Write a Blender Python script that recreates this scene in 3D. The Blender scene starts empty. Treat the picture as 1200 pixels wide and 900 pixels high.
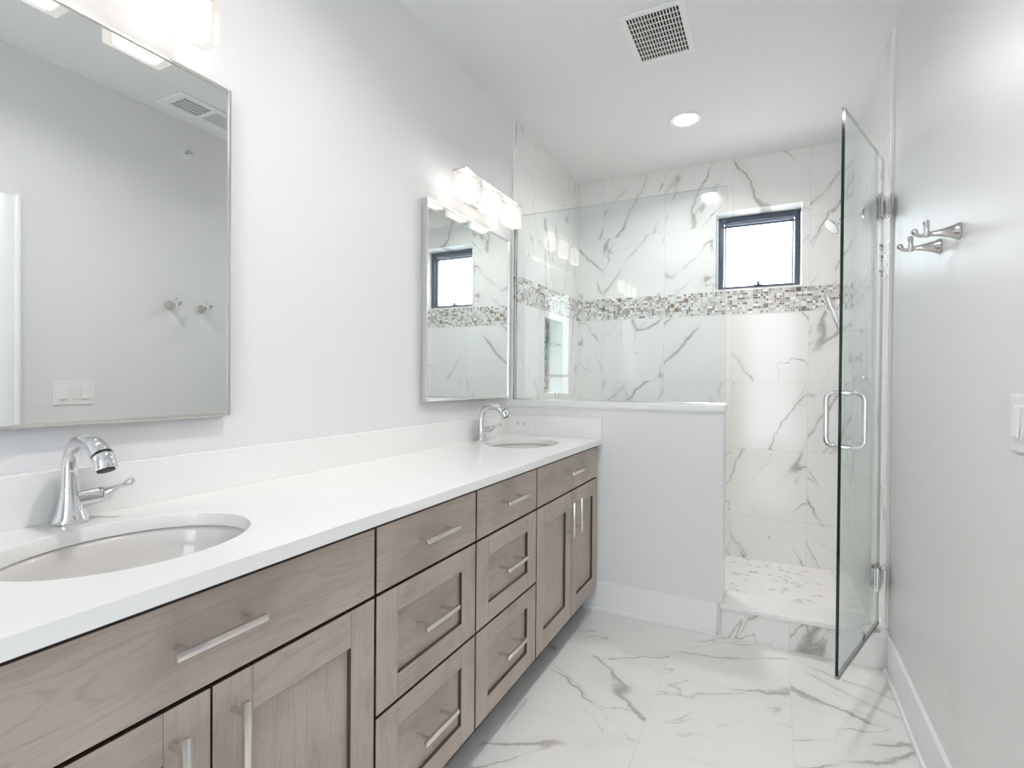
import bpy, bmesh, math, random
from mathutils import Vector, Matrix
random.seed(7)
S = bpy.context.scene
COL = S.collection
R = math.radians
PI = math.pi

# ------------------------------------------------------------------ camera
cam = bpy.data.cameras.new('camera')
cam.sensor_width = 36.0
cam.lens = 613.237 / 1200 * 36.0
cam.clip_start = 0.02
camo = bpy.data.objects.new('camera', cam)
COL.objects.link(camo)
YAW, PITCH, ROLL = R(26.419), R(-0.433), R(0.438)
camo.matrix_world = (Matrix.Translation((1.3536, 0.0, 1.2022)) @ Matrix.Rotation(YAW, 4, 'Z')
                     @ Matrix.Rotation(PI / 2 + PITCH, 4, 'X') @ Matrix.Rotation(ROLL, 4, 'Z'))
S.camera = camo

# ------------------------------------------------------------------ world, light, exposure
w = bpy.data.worlds.new('sky')
S.world = w
w.use_nodes = True
bg = w.node_tree.nodes['Background']
bg.inputs[0].default_value = (0.88, 0.94, 1.0, 1)
bg.inputs[1].default_value = 4.0
CAN_POWER, SHADE_EMIT, HALL_FILL = 6.5, 3.4, 3.0

def area(name, loc, rot, sx, sy, power, color=(1, 1, 1), shape='RECTANGLE', spread=PI):
    l = bpy.data.lights.new(name, 'AREA')
    l.shape = shape
    l.size = sx
    if shape in ('RECTANGLE', 'ELLIPSE'):
        l.size_y = sy
    l.energy = power
    l.color = color
    l.spread = spread
    o = bpy.data.objects.new(name, l)
    COL.objects.link(o)
    o.location = loc
    o.rotation_euler = rot
    return o

# sky light through an added rear window, an added hall lamp, shower window daylight
def portal(*a):
    o = area(*a)
    o.data.cycles.is_portal = True
portal('sky_portal_added_window', (1.34, -1.69, 1.30), (R(90), 0, R(180)), 0.76, 2.36, 1.0)
area('hall_fill_light', (2.5, 0.70, 2.68), (0, 0, 0), 0.5, 0.5, HALL_FILL, (0.93, 0.96, 1.0))  # added fill lamp beyond the doorway
area('daylight_shower_window', (1.2575, 4.12, 2.10), (R(90), 0, 0), 0.5, 0.5, 5.0, (0.80, 0.90, 1.0))
S.view_settings.view_transform = 'Standard'
S.view_settings.look = 'None'
S.view_settings.gamma = 1
S.view_settings.use_curve_mapping = False
S.view_settings.exposure = 0.80
try:
    S.cycles.max_bounces = 14
    S.cycles.diffuse_bounces = 8
    S.cycles.glossy_bounces = 6
    S.cycles.transparent_max_bounces = 16
    S.cycles.sample_clamp_indirect = 6.0
    S.cycles.caustics_reflective = False
    S.cycles.caustics_refractive = False
except Exception:
    pass

# ------------------------------------------------------------------ materials
class G:
    """small node-graph helper"""
    def __init__(s, name):
        s.m = bpy.data.materials.new(name)
        s.m.use_nodes = True
        s.t = s.m.node_tree
        s.b = s.t.nodes['Principled BSDF']
    def n(s, typ, **kw):
        nd = s.t.nodes.new(typ)
        for k, v in kw.items():
            setattr(nd, k, v)
        return nd
    def put(s, sock, v):
        if isinstance(v, bpy.types.NodeSocket):
            s.t.links.new(v, sock)
        else:
            sock.default_value = v
    def math(s, op, a, b=0.0, c=None, clamp=False):
        nd = s.n('ShaderNodeMath', operation=op, use_clamp=clamp)
        s.put(nd.inputs[0], a)
        s.put(nd.inputs[1], b)
        if c is not None:
            s.put(nd.inputs[2], c)
        return nd.outputs[0]
    def vmath(s, op, a, b=(0, 0, 0)):
        nd = s.n('ShaderNodeVectorMath', operation=op)
        s.put(nd.inputs[0], a)
        if op == 'SCALE':
            s.put(nd.inputs['Scale'], b)
        else:
            s.put(nd.inputs[1], b)
        return nd.outputs[0]
    def remap(s, v, a, b, c, d, smooth=True):
        nd = s.n('ShaderNodeMapRange')
        nd.interpolation_type = 'SMOOTHSTEP' if smooth else 'LINEAR'
        s.put(nd.inputs[0], v)
        for i, x in enumerate((a, b, c, d)):
            s.put(nd.inputs[1 + i], x)
        return nd.outputs[0]
    def noise(s, vec, scale, detail=2.0, rough=0.5, dist=0.0):
        nd = s.n('ShaderNodeTexNoise')
        s.put(nd.inputs['Vector'], vec)
        nd.inputs['Scale'].default_value = scale
        nd.inputs['Detail'].default_value = detail
        nd.inputs['Roughness'].default_value = rough
        nd.inputs['Distortion'].default_value = dist
        return nd
    def mix(s, f, a, b):
        nd = s.n('ShaderNodeMix', data_type='RGBA')
        s.put(nd.inputs[0], f)
        s.put(nd.inputs[6], a)
        s.put(nd.inputs[7], b)
        return nd.outputs[2]
    def objco(s):
        return s.n('ShaderNodeTexCoord').outputs['Object']
    def sep(s, v):
        nd = s.n('ShaderNodeSeparateXYZ')
        s.put(nd.inputs[0], v)
        return nd.outputs
    def comb(s, x, y, z=0.0):
        nd = s.n('ShaderNodeCombineXYZ')
        for i, q in enumerate((x, y, z)):
            s.put(nd.inputs[i], q)
        return nd.outputs[0]

def c4(c):
    return (c[0], c[1], c[2], 1.0)

def simple(name, col, rough=0.5, metal=0.0, spec=0.5, bump=0.0, bscale=300.0, var=0.0):
    g = G(name)
    g.b.inputs['Base Color'].default_value = c4(col)
    g.b.inputs['Roughness'].default_value = rough
    g.b.inputs['Metallic'].default_value = metal
    g.b.inputs['Specular IOR Level'].default_value = spec
    co = g.objco()
    if var:
        nz = g.noise(co, 9.0, 3.0).outputs['Fac']
        k = g.remap(nz, 0.3, 0.7, 1 - var, 1 + var)
        g.put(g.b.inputs['Roughness'], g.math('MULTIPLY', k, rough))
    if bump:
        nz = g.noise(co, bscale, 2.0).outputs['Fac']
        bp = g.n('ShaderNodeBump')
        bp.inputs['Strength'].default_value = bump
        bp.inputs['Distance'].default_value = 0.001
        g.put(bp.inputs['Height'], nz)
        g.put(g.b.inputs['Normal'], bp.outputs[0])
    return g.m

def marble(name, ax, s, o, split=None, base=(0.83, 0.82, 0.80), vein=(0.40, 0.375, 0.355), rough=0.12,
           grout=(0.66, 0.65, 0.63), gw=0.003, ang=58, amount=1.0, seed=0.0):
    g = G(name)
    c = g.sep(g.objco())
    u, v = c[ax[0]], c[ax[1]]
    v2 = v
    if split:
        v2 = g.math('SUBTRACT', v, g.math('MULTIPLY', g.math('GREATER_THAN', v, split[0]), split[1]))
    tu = g.math('DIVIDE', g.math('SUBTRACT', u, o[0]), s)
    tv = g.math('DIVIDE', g.math('SUBTRACT', v2, o[1]), s)
    wn = g.n('ShaderNodeTexWhiteNoise', noise_dimensions='3D')
    hi = g.math('MULTIPLY', g.math('GREATER_THAN', v, split[0]), 37.0) if split else 0.0
    g.put(wn.inputs['Vector'], g.comb(g.math('FLOOR', tu), g.math('FLOOR', tv), g.math('ADD', hi, seed)))
    rnd = wn.outputs['Color']
    rx = g.sep(rnd)
    sgn = g.math('SUBTRACT', g.math('MULTIPLY', g.math('GREATER_THAN', rx[0], 0.55), 2.0), 1.0)
    p = g.comb(g.math('MULTIPLY', u, sgn), v, 0.0)
    p = g.vmath('ADD', p, g.vmath('SCALE', rnd, 23.0))
    mp = g.n('ShaderNodeMapping')
    g.put(mp.inputs['Vector'], p)
    mp.inputs['Rotation'].default_value = (0, 0, R(ang))
    q = mp.outputs[0]
    wob = g.noise(p, 7.0, 5.0, 0.6).outputs['Color']
    q = g.vmath('ADD', q, g.vmath('SCALE', g.vmath('SUBTRACT', wob, (0.5, 0.5, 0.5)), 0.09))
    q1 = g.vmath('MULTIPLY', q, (0.42, 2.7, 1.0))
    n1 = g.noise(q1, 1.15, 1.0, 0.4).outputs['Fac']
    d1 = g.math('ABSOLUTE', g.math('SUBTRACT', n1, 0.5))
    wid = g.remap(g.noise(p, 3.3, 2.0).outputs['Fac'], 0.42, 0.72, 0.004, 0.014)
    l1 = g.math('SUBTRACT', 1.0, g.math('DIVIDE', d1, wid), clamp=True)
    m1 = g.remap(g.noise(p, 4.2, 2.0).outputs['Fac'], 0.34, 0.54, 0.0, 1.0)
    halo = g.math('MULTIPLY', g.remap(d1, 0.0, 0.045, 0.16, 0.0), m1)
    l1 = g.math('MULTIPLY', g.math('POWER', l1, 0.7), m1)
    q2 = g.vmath('MULTIPLY', q, (0.6, 2.2, 1.0))
    n2 = g.noise(g.vmath('ADD', q2, (5.2, 1.7, 0.0)), 2.4, 2.0, 0.5).outputs['Fac']
    d2 = g.math('ABSOLUTE', g.math('SUBTRACT', n2, 0.5))
    m2 = g.remap(g.noise(g.vmath('ADD', p, (9.0, 3.0, 0)), 3.0, 2.0).outputs['Fac'], 0.44, 0.62, 0.0, 0.8)
    l2 = g.math('MULTIPLY', g.remap(d2, 0.0, 0.010, 1.0, 0.0), m2)
    f = g.math('ADD', g.math('ADD', l1, halo), l2)
    f = g.math('MULTIPLY', f, amount * 0.85, clamp=True)
    cloud = g.remap(g.noise(p, 2.2, 4.0).outputs['Fac'], 0.35, 0.75, 0.0, 0.10)
    col = g.mix(cloud, c4(base), c4([x * 0.82 for x in base]))
    col = g.mix(f, col, c4(vein))
    if gw:
        fu = g.math('FRACT', tu)
        fv = g.math('FRACT', tv)
        eu = g.math('MINIMUM', fu, g.math('SUBTRACT', 1.0, fu))
        ev = g.math('MINIMUM', fv, g.math('SUBTRACT', 1.0, fv))
        e = g.math('LESS_THAN', g.math('MINIMUM', eu, ev), gw / 2 / s)
        col = g.mix(e, col, c4(grout))
        g.put(g.b.inputs['Roughness'], g.math('ADD', rough, g.math('MULTIPLY', e, 0.5)))
    else:
        g.b.inputs['Roughness'].default_value = rough
    g.put(g.b.inputs['Base Color'], col)
    return g.m

def mosaic(name, ax, o, s=0.0158):
    g = G(name)
    c = g.sep(g.objco())
    tu = g.math('DIVIDE', g.math('SUBTRACT', c[ax[0]], o[0]), s)
    tv = g.math('DIVIDE', g.math('SUBTRACT', c[ax[1]], o[1]), s)
    def cell(fu, fv, k):
        a, b = g.math('DIVIDE', tu, fu), g.math('DIVIDE', tv, fv)
        wn = g.n('ShaderNodeTexWhiteNoise', noise_dimensions='3D')
        g.put(wn.inputs['Vector'], g.comb(g.math('FLOOR', a), g.math('FLOOR', b), k))
        x, y = g.math('FRACT', a), g.math('FRACT', b)
        ex = g.math('MULTIPLY', g.math('MINIMUM', x, g.math('SUBTRACT', 1.0, x)), fu)
        ey = g.math('MULTIPLY', g.math('MINIMUM', y, g.math('SUBTRACT', 1.0, y)), fv)
        return wn.outputs['Value'], g.math('MINIMUM', ex, ey)
    va, ea = cell(1, 1, 1.0)
    vb, eb = cell(2, 1, 2.0)
    vc, ec = cell(2, 2, 3.0)
    sel, _ = cell(2, 2, 9.0)
    def pick(f, a, b):
        nd = g.n('ShaderNodeMix', data_type='FLOAT')
        g.put(nd.inputs[0], f); g.put(nd.inputs[2], a); g.put(nd.inputs[3], b)
        return nd.outputs[0]
    s1 = g.math('GREATER_THAN', sel, 0.68)
    s2 = g.math('GREATER_THAN', sel, 0.90)
    val = pick(s2, pick(s1, va, vb), vc)
    ed = pick(s2, pick(s1, ea, eb), ec)
    rp = g.n('ShaderNodeValToRGB')
    rp.color_ramp.interpolation = 'CONSTANT'
    stops = [(0.0, (0.74, 0.73, 0.70)), (0.16, (0.58, 0.57, 0.545)), (0.34, (0.66, 0.64, 0.60)), (0.47, (0.86, 0.86, 0.85)),
             (0.56, (0.40, 0.385, 0.365)), (0.67, (0.20, 0.185, 0.175)), (0.77, (0.36, 0.29, 0.235)), (0.84, (0.12, 0.105, 0.10)),
             (0.90, (0.52, 0.475, 0.41)), (0.955, (0.27, 0.19, 0.135))]
    el = rp.color_ramp.elements
    while len(el) < len(stops):
        el.new(0.99)
    for e, (p, col) in zip(el, stops):
        e.position = p
        e.color = c4(col)
    g.put(rp.inputs[0], val)
    gr = g.math('LESS_THAN', ed, 0.075)
    g.put(g.b.inputs['Base Color'], g.mix(gr, rp.outputs[0], (0.70, 0.69, 0.67, 1)))
    g.put(g.b.inputs['Roughness'], g.math('ADD', g.math('MULTIPLY', va, 0.25), g.math('ADD', 0.08, g.math('MULTIPLY', gr, 0.4))))
    return g.m

def pebble(name):
    g = G(name)
    co = g.objco()
    vo = g.n('ShaderNodeTexVoronoi')
    g.put(vo.inputs['Vector'], g.vmath('MULTIPLY', co, (0.75, 1.0, 1.0)))
    vo.inputs['Scale'].default_value = 25.0
    rv = g.sep(vo.outputs['Color'])
    nz = g.noise(g.vmath('ADD', co, g.vmath('SCALE', vo.outputs['Color'], 5.0)), 22.0, 3.0).outputs['Fac']
    k = g.math('MULTIPLY', g.math('GREATER_THAN', rv[0], 0.80), g.remap(nz, 0.46, 0.60, 0.0, 0.5))
    col = g.mix(k, (0.86, 0.85, 0.825, 1), (0.36, 0.33, 0.31, 1))
    v2 = g.n('ShaderNodeTexVoronoi', feature='DISTANCE_TO_EDGE')
    g.put(v2.inputs['Vector'], g.vmath('MULTIPLY', co, (0.75, 1.0, 1.0)))
    v2.inputs['Scale'].default_value = 25.0
    col = g.mix(g.remap(v2.outputs[0], 0.0, 0.05, 0.25, 0.0), col, (0.68, 0.67, 0.65, 1))
    g.put(g.b.inputs['Base Color'], col)
    g.b.inputs['Roughness'].default_value = 0.3
    return g.m

def wood(name, along):
    g = G(name)
    oi = g.n('ShaderNodeObjectInfo').outputs['Random']
    p = g.vmath('ADD', g.objco(), g.comb(g.math('MULTIPLY', oi, 31.0), g.math('MULTIPLY', oi, 17.0), g.math('MULTIPLY', oi, 11.0)))
    sc = (13.0, 1.5, 13.0) if along == 'y' else (13.0, 13.0, 1.5)
    q = g.vmath('MULTIPLY', p, sc)
    n1 = g.noise(q, 1.0, 3.0, 0.55, 0.7).outputs['Fac']
    rings = g.math('FRACT', g.math('MULTIPLY', n1, 9.0))
    rings = g.remap(g.math('ABSOLUTE', g.math('SUBTRACT', rings, 0.5)), 0.30, 0.5, 0.0, 1.0)
    fine = g.noise(g.vmath('MULTIPLY', p, (70, 4, 70) if along == 'y' else (70, 70, 4)), 3.0, 2.0, 0.6).outputs['Fac']
    blotch = g.noise(p, 5.0, 3.0, 0.55, 0.4).outputs['Fac']
    base = g.mix(g.remap(blotch, 0.32, 0.68, 0.0, 1.0), (0.475, 0.403, 0.343, 1), (0.365, 0.305, 0.260, 1))
    base = g.mix(g.remap(n1, 0.3, 0.7, 0.0, 0.5), base, (0.52, 0.442, 0.378, 1))
    base = g.mix(g.math('MULTIPLY', rings, 0.22), base, (0.225, 0.185, 0.16, 1))
    base = g.mix(g.remap(fine, 0.45, 0.8, 0.0, 0.22), base, (0.235, 0.195, 0.17, 1))
    g.put(g.b.inputs['Base Color'], base)
    g.b.inputs['Roughness'].default_value = 0.36
    bp = g.n('ShaderNodeBump')
    bp.inputs['Strength'].default_value = 0.08
    bp.inputs['Distance'].default_value = 0.001
    g.put(bp.inputs['Height'], fine)
    g.put(g.b.inputs['Normal'], bp.outputs[0])
    return g.m

def pane_glass(name, tint, refl=1.7):
    g = G(name)
    g.t.nodes.remove(g.b)
    tr = g.n('ShaderNodeBsdfTransparent')
    tr.inputs[0].default_value = c4(tint)
    gl = g.n('ShaderNodeBsdfGlossy')
    gl.inputs['Roughness'].default_value = 0.0
    gl.inputs['Color'].default_value = (0.95, 1.0, 0.98, 1)
    fr = g.n('ShaderNodeFresnel')
    fr.inputs[0].default_value = 1.5
    bk = g.n('ShaderNodeNewGeometry').outputs['Backfacing']
    f = g.math('MULTIPLY', g.math('MULTIPLY', fr.outputs[0], refl), g.math('SUBTRACT', 1.0, bk), clamp=True)
    mx = g.n('ShaderNodeMixShader')
    g.put(mx.inputs[0], f)
    g.put(mx.inputs[1], tr.outputs[0])
    g.put(mx.inputs[2], gl.outputs[0])
    g.put(g.t.nodes['Material Output'].inputs[0], mx.outputs[0])
    return g.m

def glow(name, col, strength):
    g = G(name)
    g.b.inputs['Base Color'].default_value = c4((0.9, 0.9, 0.9))
    g.b.inputs['Emission Color'].default_value = c4(col)
    g.b.inputs['Emission Strength'].default_value = strength
    g.b.inputs['Roughness'].default_value = 0.3
    return g.m

def frosted(name, col, strength):
    g = G(name)
    g.t.nodes.remove(g.b)
    tr = g.n('ShaderNodeBsdfTransparent')
    em = g.n('ShaderNodeEmission')
    em.inputs[0].default_value = c4(col)
    em.inputs[1].default_value = strength
    gl = g.n('ShaderNodeBsdfGlossy')
    gl.inputs['Roughness'].default_value = 0.1
    a = g.n('ShaderNodeMixShader'); a.inputs[0].default_value = 0.45
    g.put(a.inputs[1], tr.outputs[0]); g.put(a.inputs[2], em.outputs[0])
    b = g.n('ShaderNodeMixShader'); b.inputs[0].default_value = 0.06
    g.put(b.inputs[1], a.outputs[0]); g.put(b.inputs[2], gl.outputs[0])
    g.put(g.t.nodes['Material Output'].inputs[0], b.outputs[0])
    return g.m

M = dict(
    paint=simple('wall_paint', (0.78, 0.775, 0.785), 0.45, spec=0.4, bump=0.10, bscale=260, var=0.08),
    paint_satin=simple('satin_wall_paint', (0.78, 0.775, 0.77), 0.36, spec=0.4, bump=0.12, bscale=220, var=0.08),
    ceil=simple('ceiling_paint', (0.80, 0.80, 0.80), 0.7),
    trimw=simple('white_trim_paint', (0.86, 0.86, 0.865), 0.3),
    quartz=simple('white_quartz', (0.86, 0.855, 0.84), 0.16, var=0.1),
    porcelain=simple('white_porcelain', (0.70, 0.675, 0.655), 0.07),
    chrome=simple('polished_chrome', (0.74, 0.74, 0.745), 0.06, 1.0),
    nickel=simple('brushed_nickel', (0.78, 0.76, 0.73), 0.22, 1.0),
    steel=simple('polished_nickel', (0.60, 0.585, 0.57), 0.10, 1.0),
    mirror=simple('mirror_silver', (0.86, 0.885, 0.87), 0.0, 1.0),
    black=simple('black_rubber', (0.012, 0.012, 0.012), 0.5),
    hole=simple('dark_duct', (0.03, 0.022, 0.018), 0.8),
    slate=simple('slate_window_frame', (0.055, 0.07, 0.10), 0.35),
    slate_pale=simple('pale_sash', (0.30, 0.35, 0.44), 0.35),
    plastic=simple('white_plastic', (0.84, 0.84, 0.83), 0.28),
    greyplastic=simple('grey_lens', (0.60, 0.60, 0.60), 0.4),
    seal=simple('grey_seal', (0.32, 0.31, 0.30), 0.45),
    wood_h=wood('grey_stained_birch_across', 'y'),
    wood_v=wood('grey_stained_birch_upright', 'z'),
    wood_edge=simple('glazed_and_shaded_edge', (0.060, 0.046, 0.038), 0.5),  # dark colour: glaze in the lips, plus the shade of the gaps painted in
    carcass=simple('gap_shade_carcass', (0.006, 0.005, 0.004), 0.8, spec=0.1),  # near-black so the shade behind the fronts is in the colour
    glass=pane_glass('shower_glass', (0.953, 0.977, 0.978)),
    glass_edge=simple('green_glass_edge', (0.004, 0.020, 0.015), 0.08),
    glass_edge_pale=simple('pale_glass_edge', (0.55, 0.66, 0.64), 0.08),
    shelf_glass=pane_glass('shelf_glass', (0.75, 0.93, 0.88)),
    shelf_edge=simple('teal_glass_edge', (0.05, 0.25, 0.20), 0.08),
    window_glass=pane_glass('window_glass', (0.98, 0.99, 0.99), 1.0),
    shade_glass=frosted('lit_frosted_shade_glass', (1.0, 0.95, 0.87), 0.55),
    bulb=glow('frosted_lit_glass', (1.0, 0.94, 0.86), SHADE_EMIT),
    canlens=glow('lit_downlight_lens', (1.0, 0.98, 0.95), 12.0),
    slab=marble('cream_curb_slab', (0, 1), 50.0, (-9, -9), gw=0, amount=0.12, base=(0.84, 0.83, 0.815)),
    floor_tile=marble('polished_marble_floor_tile', (0, 1), 0.463, (0.503, 2.205), ang=32, rough=0.16, amount=0.9, seed=3.0),
    tile_back=marble('polished_marble_wall_tile_back', (0, 2), 0.453, (1.108, 1.658), split=(1.74, 0.16), seed=23.0),
    tile_side=marble('polished_marble_wall_tile_side', (1, 2), 0.453, (3.842, 1.658), split=(1.74, 0.16), seed=5.0, ang=76),
    tile_curb=marble('marble_curb_tile', (0, 2), 0.453, (1.435, -0.3), seed=11.0, amount=1.1),
    mosaic_back=mosaic('glass_and_stone_mosaic_back', (0, 2), (0.0, 1.6605)),
    mosaic_side=mosaic('glass_and_stone_mosaic_side', (1, 2), (3.85, 1.6605)),
    pebble=pebble('marble_pebble_floor'),
)

# ------------------------------------------------------------------ mesh helpers
def bx(bm, lo, hi, bev=0.0, seg=2, mi=0):
    t = bmesh.new()
    bmesh.ops.create_cube(t, size=1.0)
    for v in t.verts:
        v.co = Vector([lo[i] + (v.co[i] + 0.5) * (hi[i] - lo[i]) for i in range(3)])
    if bev:
        bmesh.ops.bevel(t, geom=t.edges[:], offset=bev, segments=seg, affect='EDGES', profile=0.5)
    merge(bm, t, mi)

def merge(bm, t, mi=None, mat=None):
    if mi is not None:
        for f in t.faces:
            f.material_index = mi
    if mat is not None:
        bmesh.ops.transform(t, matrix=mat, verts=t.verts)
    me = bpy.data.meshes.new('tmp')
    t.to_mesh(me)
    t.free()
    bm.from_mesh(me)
    bpy.data.meshes.remove(me)

def tube(bm, pts, rad, seg=16, caps=True, mi=0, closed=False):
    pts = [Vector(p) for p in pts]
    n = len(pts)
    rad = rad if isinstance(rad, (list, tuple)) else [rad] * n
    t = bmesh.new()
    def tang(i):
        if closed:
            return (pts[(i + 1) % n] - pts[i - 1]).normalized()
        return (pts[min(i + 1, n - 1)] - pts[max(i - 1, 0)]).normalized()
    up = tang(0).orthogonal().normalized()
    rings = []
    for i, p in enumerate(pts):
        d = tang(i)
        up = (up - d * up.dot(d)).normalized()
        si = d.cross(up)
        rings.append([t.verts.new(p + (up * math.cos(2 * PI * k / seg) + si * math.sin(2 * PI * k / seg)) * rad[i]) for k in range(seg)])
    for i in range(n if closed else n - 1):
        a, b = rings[i], rings[(i + 1) % n]
        for k in range(seg):
            t.faces.new((a[k], a[(k + 1) % seg], b[(k + 1) % seg], b[k]))
    if caps and not closed:
        t.faces.new(rings[0][::-1])
        t.faces.new(rings[-1])
    bmesh.ops.recalc_face_normals(t, faces=t.faces)
    merge(bm, t, mi)

def lathe(bm, prof, origin=(0, 0, 0), axis='z', seg=32, sx=1.0, sy=1.0, mi=0, ends=True):
    """prof: list of (radius, height) swept about the axis"""
    t = bmesh.new()
    rings = []
    for r, h in prof:
        rings.append([t.verts.new((r * sx * math.cos(2 * PI * k / seg), r * sy * math.sin(2 * PI * k / seg), h)) for k in range(seg)])
    for a, b in zip(rings, rings[1:]):
        for k in range(seg):
            t.faces.new((a[k], a[(k + 1) % seg], b[(k + 1) % seg], b[k]))
    if ends:
        t.faces.new(rings[0][::-1])
        t.faces.new(rings[-1])
    bmesh.ops.recalc_face_normals(t, faces=t.faces)
    if isinstance(axis, str):
        m = {'z': Matrix.Identity(4), 'x': Matrix.Rotation(R(90), 4, 'Y'), '-x': Matrix.Rotation(R(-90), 4, 'Y'),
             'y': Matrix.Rotation(R(-90), 4, 'X'), '-y': Matrix.Rotation(R(90), 4, 'X'), '-z': Matrix.Rotation(R(180), 4, 'X')}[axis]
    else:
        m = Vector(axis).normalized().to_track_quat('Z', 'Y').to_matrix().to_4x4()
    merge(bm, t, mi, Matrix.Translation(origin) @ m)

def ball(bm, c, r, mi=0, sub=3):
    t = bmesh.new()
    bmesh.ops.create_icosphere(t, subdivisions=sub, radius=r)
    merge(bm, t, mi, Matrix.Translation(c))

def obox(bm, c, ux, uy, hx, hy, z0, z1, bev=0.0, mi=0):
    """upright box about c with horizontal axes ux, uy"""
    t = bmesh.new()
    bmesh.ops.create_cube(t, size=1.0)
    for v in t.verts:
        v.co = Vector((v.co.x * 2 * hx, v.co.y * 2 * hy, z0 + (v.co.z + 0.5) * (z1 - z0)))
    if bev:
        bmesh.ops.bevel(t, geom=t.edges[:], offset=bev, segments=2, affect='EDGES', profile=0.5)
    m = Matrix(((ux[0], uy[0], 0, c[0]), (ux[1], uy[1], 0, c[1]), (0, 0, 1, 0), (0, 0, 0, 1)))
    merge(bm, t, mi, m)

def arc(c, r, a0, a1, n, ua, ub):
    c, ua, ub = Vector(c), Vector(ua), Vector(ub)
    return [c + ua * (r * math.cos(a0 + (a1 - a0) * i / n)) + ub * (r * math.sin(a0 + (a1 - a0) * i / n)) for i in range(n + 1)]

def spline(keys, n):
    """Catmull-Rom through (x, y, z, radius) keys"""
    pts, rad = [], []
    K = [Vector(k) for k in keys]
    for i in range(len(K) - 1):
        a, b, c, d = K[max(i - 1, 0)], K[i], K[i + 1], K[min(i + 2, len(K) - 1)]
        for j in range(n):
            f = j / n
            q = 0.5 * ((2 * b) + (c - a) * f + (2 * a - 5 * b + 4 * c - d) * f * f + (3 * b - a - 3 * c + d) * f ** 3)
            pts.append(Vector(q[:3])); rad.append(q[3])
    pts.append(Vector(K[-1][:3])); rad.append(K[-1][3])
    return pts, rad

ORG = {}
def obj(name, bm, mat, parent=None, smooth=True, ang=38):
    """link bm (authored in room coordinates) as one mesh under parent"""
    org = Vector(ORG.get(parent.as_pointer(), (0, 0, 0))) if parent else Vector((0, 0, 0))
    if org.length:
        bmesh.ops.translate(bm, verts=bm.verts, vec=-org)
    bm.normal_update()
    me = bpy.data.meshes.new(name)
    bm.to_mesh(me)
    bm.free()
    for m in (mat if isinstance(mat, (list, tuple)) else [mat]):
        me.materials.append(M[m] if isinstance(m, str) else m)
    if smooth:
        me.shade_smooth()
        me.set_sharp_from_angle(angle=R(ang))
    o = bpy.data.objects.new(name, me)
    COL.objects.link(o)
    if parent:
        o.parent = parent
        ORG[o.as_pointer()] = tuple(org)
    return o

def thing(name, label, cat, loc, group=None):
    o = bpy.data.objects.new(name, None)
    o.empty_display_size = 0.05
    COL.objects.link(o)
    o.location = loc
    ORG[o.as_pointer()] = tuple(loc)
    o['label'] = label
    o['category'] = cat
    if group:
        o['group'] = group
    return o

def struct(name, bm, mat, parent=None, smooth=False):
    o = obj(name, bm, mat, parent, smooth)
    if not parent:
        o['kind'] = 'structure'
    return o

def dup(root, loc, label):
    r = root.copy()
    COL.objects.link(r)
    r.location = loc
    r['label'] = label
    for ch in list(root.children):
        c = ch.copy()
        COL.objects.link(c)
        c.parent = r
        for gch in list(ch.children):
            d = gch.copy()
            COL.objects.link(d)
            d.parent = c
    return r

def slab_hole(bm, plane, u0, u1, v0, v1, d0, d1, holes):
    """wall slab with rectangular holes; plane 'x': (u,v)=(y,z), thickness along x; plane 'y': (u,v)=(x,z)"""
    us = sorted({u0, u1, *[h[0] for h in holes], *[h[1] for h in holes]})
    vs = sorted({v0, v1, *[h[2] for h in holes], *[h[3] for h in holes]})
    t = bmesh.new()
    def P(u, v, d):
        return (d, u, v) if plane == 'x' else (u, d, v)
    cells = {}
    for i in range(len(us) - 1):
        for j in range(len(vs) - 1):
            cu, cv = (us[i] + us[i + 1]) / 2, (vs[j] + vs[j + 1]) / 2
            cells[i, j] = not any(h[0] < cu < h[1] and h[2] < cv < h[3] for h in holes)
    for (i, j), ok in cells.items():
        if not ok:
            continue
        a, b, c, d = us[i], us[i + 1], vs[j], vs[j + 1]
        for dd in (d0, d1):
            t.faces.new([t.verts.new(P(*q, dd)) for q in ((a, c), (b, c), (b, d), (a, d))])
        for (di, dj, e) in ((-1, 0, ((a, c), (a, d))), (1, 0, ((b, c), (b, d))), (0, -1, ((a, c), (b, c))), (0, 1, ((a, d), (b, d)))):
            if not cells.get((i + di, j + dj), False):
                t.faces.new([t.verts.new(P(*e[0], d0)), t.verts.new(P(*e[1], d0)), t.verts.new(P(*e[1], d1)), t.verts.new(P(*e[0], d1))])
    bmesh.ops.remove_doubles(t, verts=t.verts, dist=1e-5)
    bmesh.ops.recalc_face_normals(t, faces=t.faces)
    merge(bm, t, 0)

# ------------------------------------------------------------------ room shell
XR, YB, ZC, YF = 1.808, 3.85, 2.709, -1.70
YH, YT = 2.666, 2.715
B = bmesh.new
bm = B(); bx(bm, (-0.2, YF - 0.14, -0.1), (XR + 0.2, YB + 0.2, 0)); struct('floor', bm, 'floor_tile')
bm = B(); bx(bm, (-0.2, YF - 0.14, ZC), (XR + 0.2, YB + 0.2, ZC + 0.1)); struct('ceiling', bm, 'ceil')
NY0, NY1, NZ0, NZ1 = 3.175, 3.525, 1.110, 1.625
bm = B(); slab_hole(bm, 'x', YF, YB + 0.14, 0, ZC, -0.14, 0.0, [(NY0, NY1, NZ0, NZ1)]); struct('wall_left', bm, 'paint')
bm = B(); slab_hole(bm, 'x', YF, YB + 0.14, 0, ZC, XR, XR + 0.14, [(0.33, 1.085, 0.0, 2.0)]); struct('wall_right', bm, 'paint_satin')
WX0, WX1, WZ0, WZ1 = 0.997, 1.520, 1.832, 2.362
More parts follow.
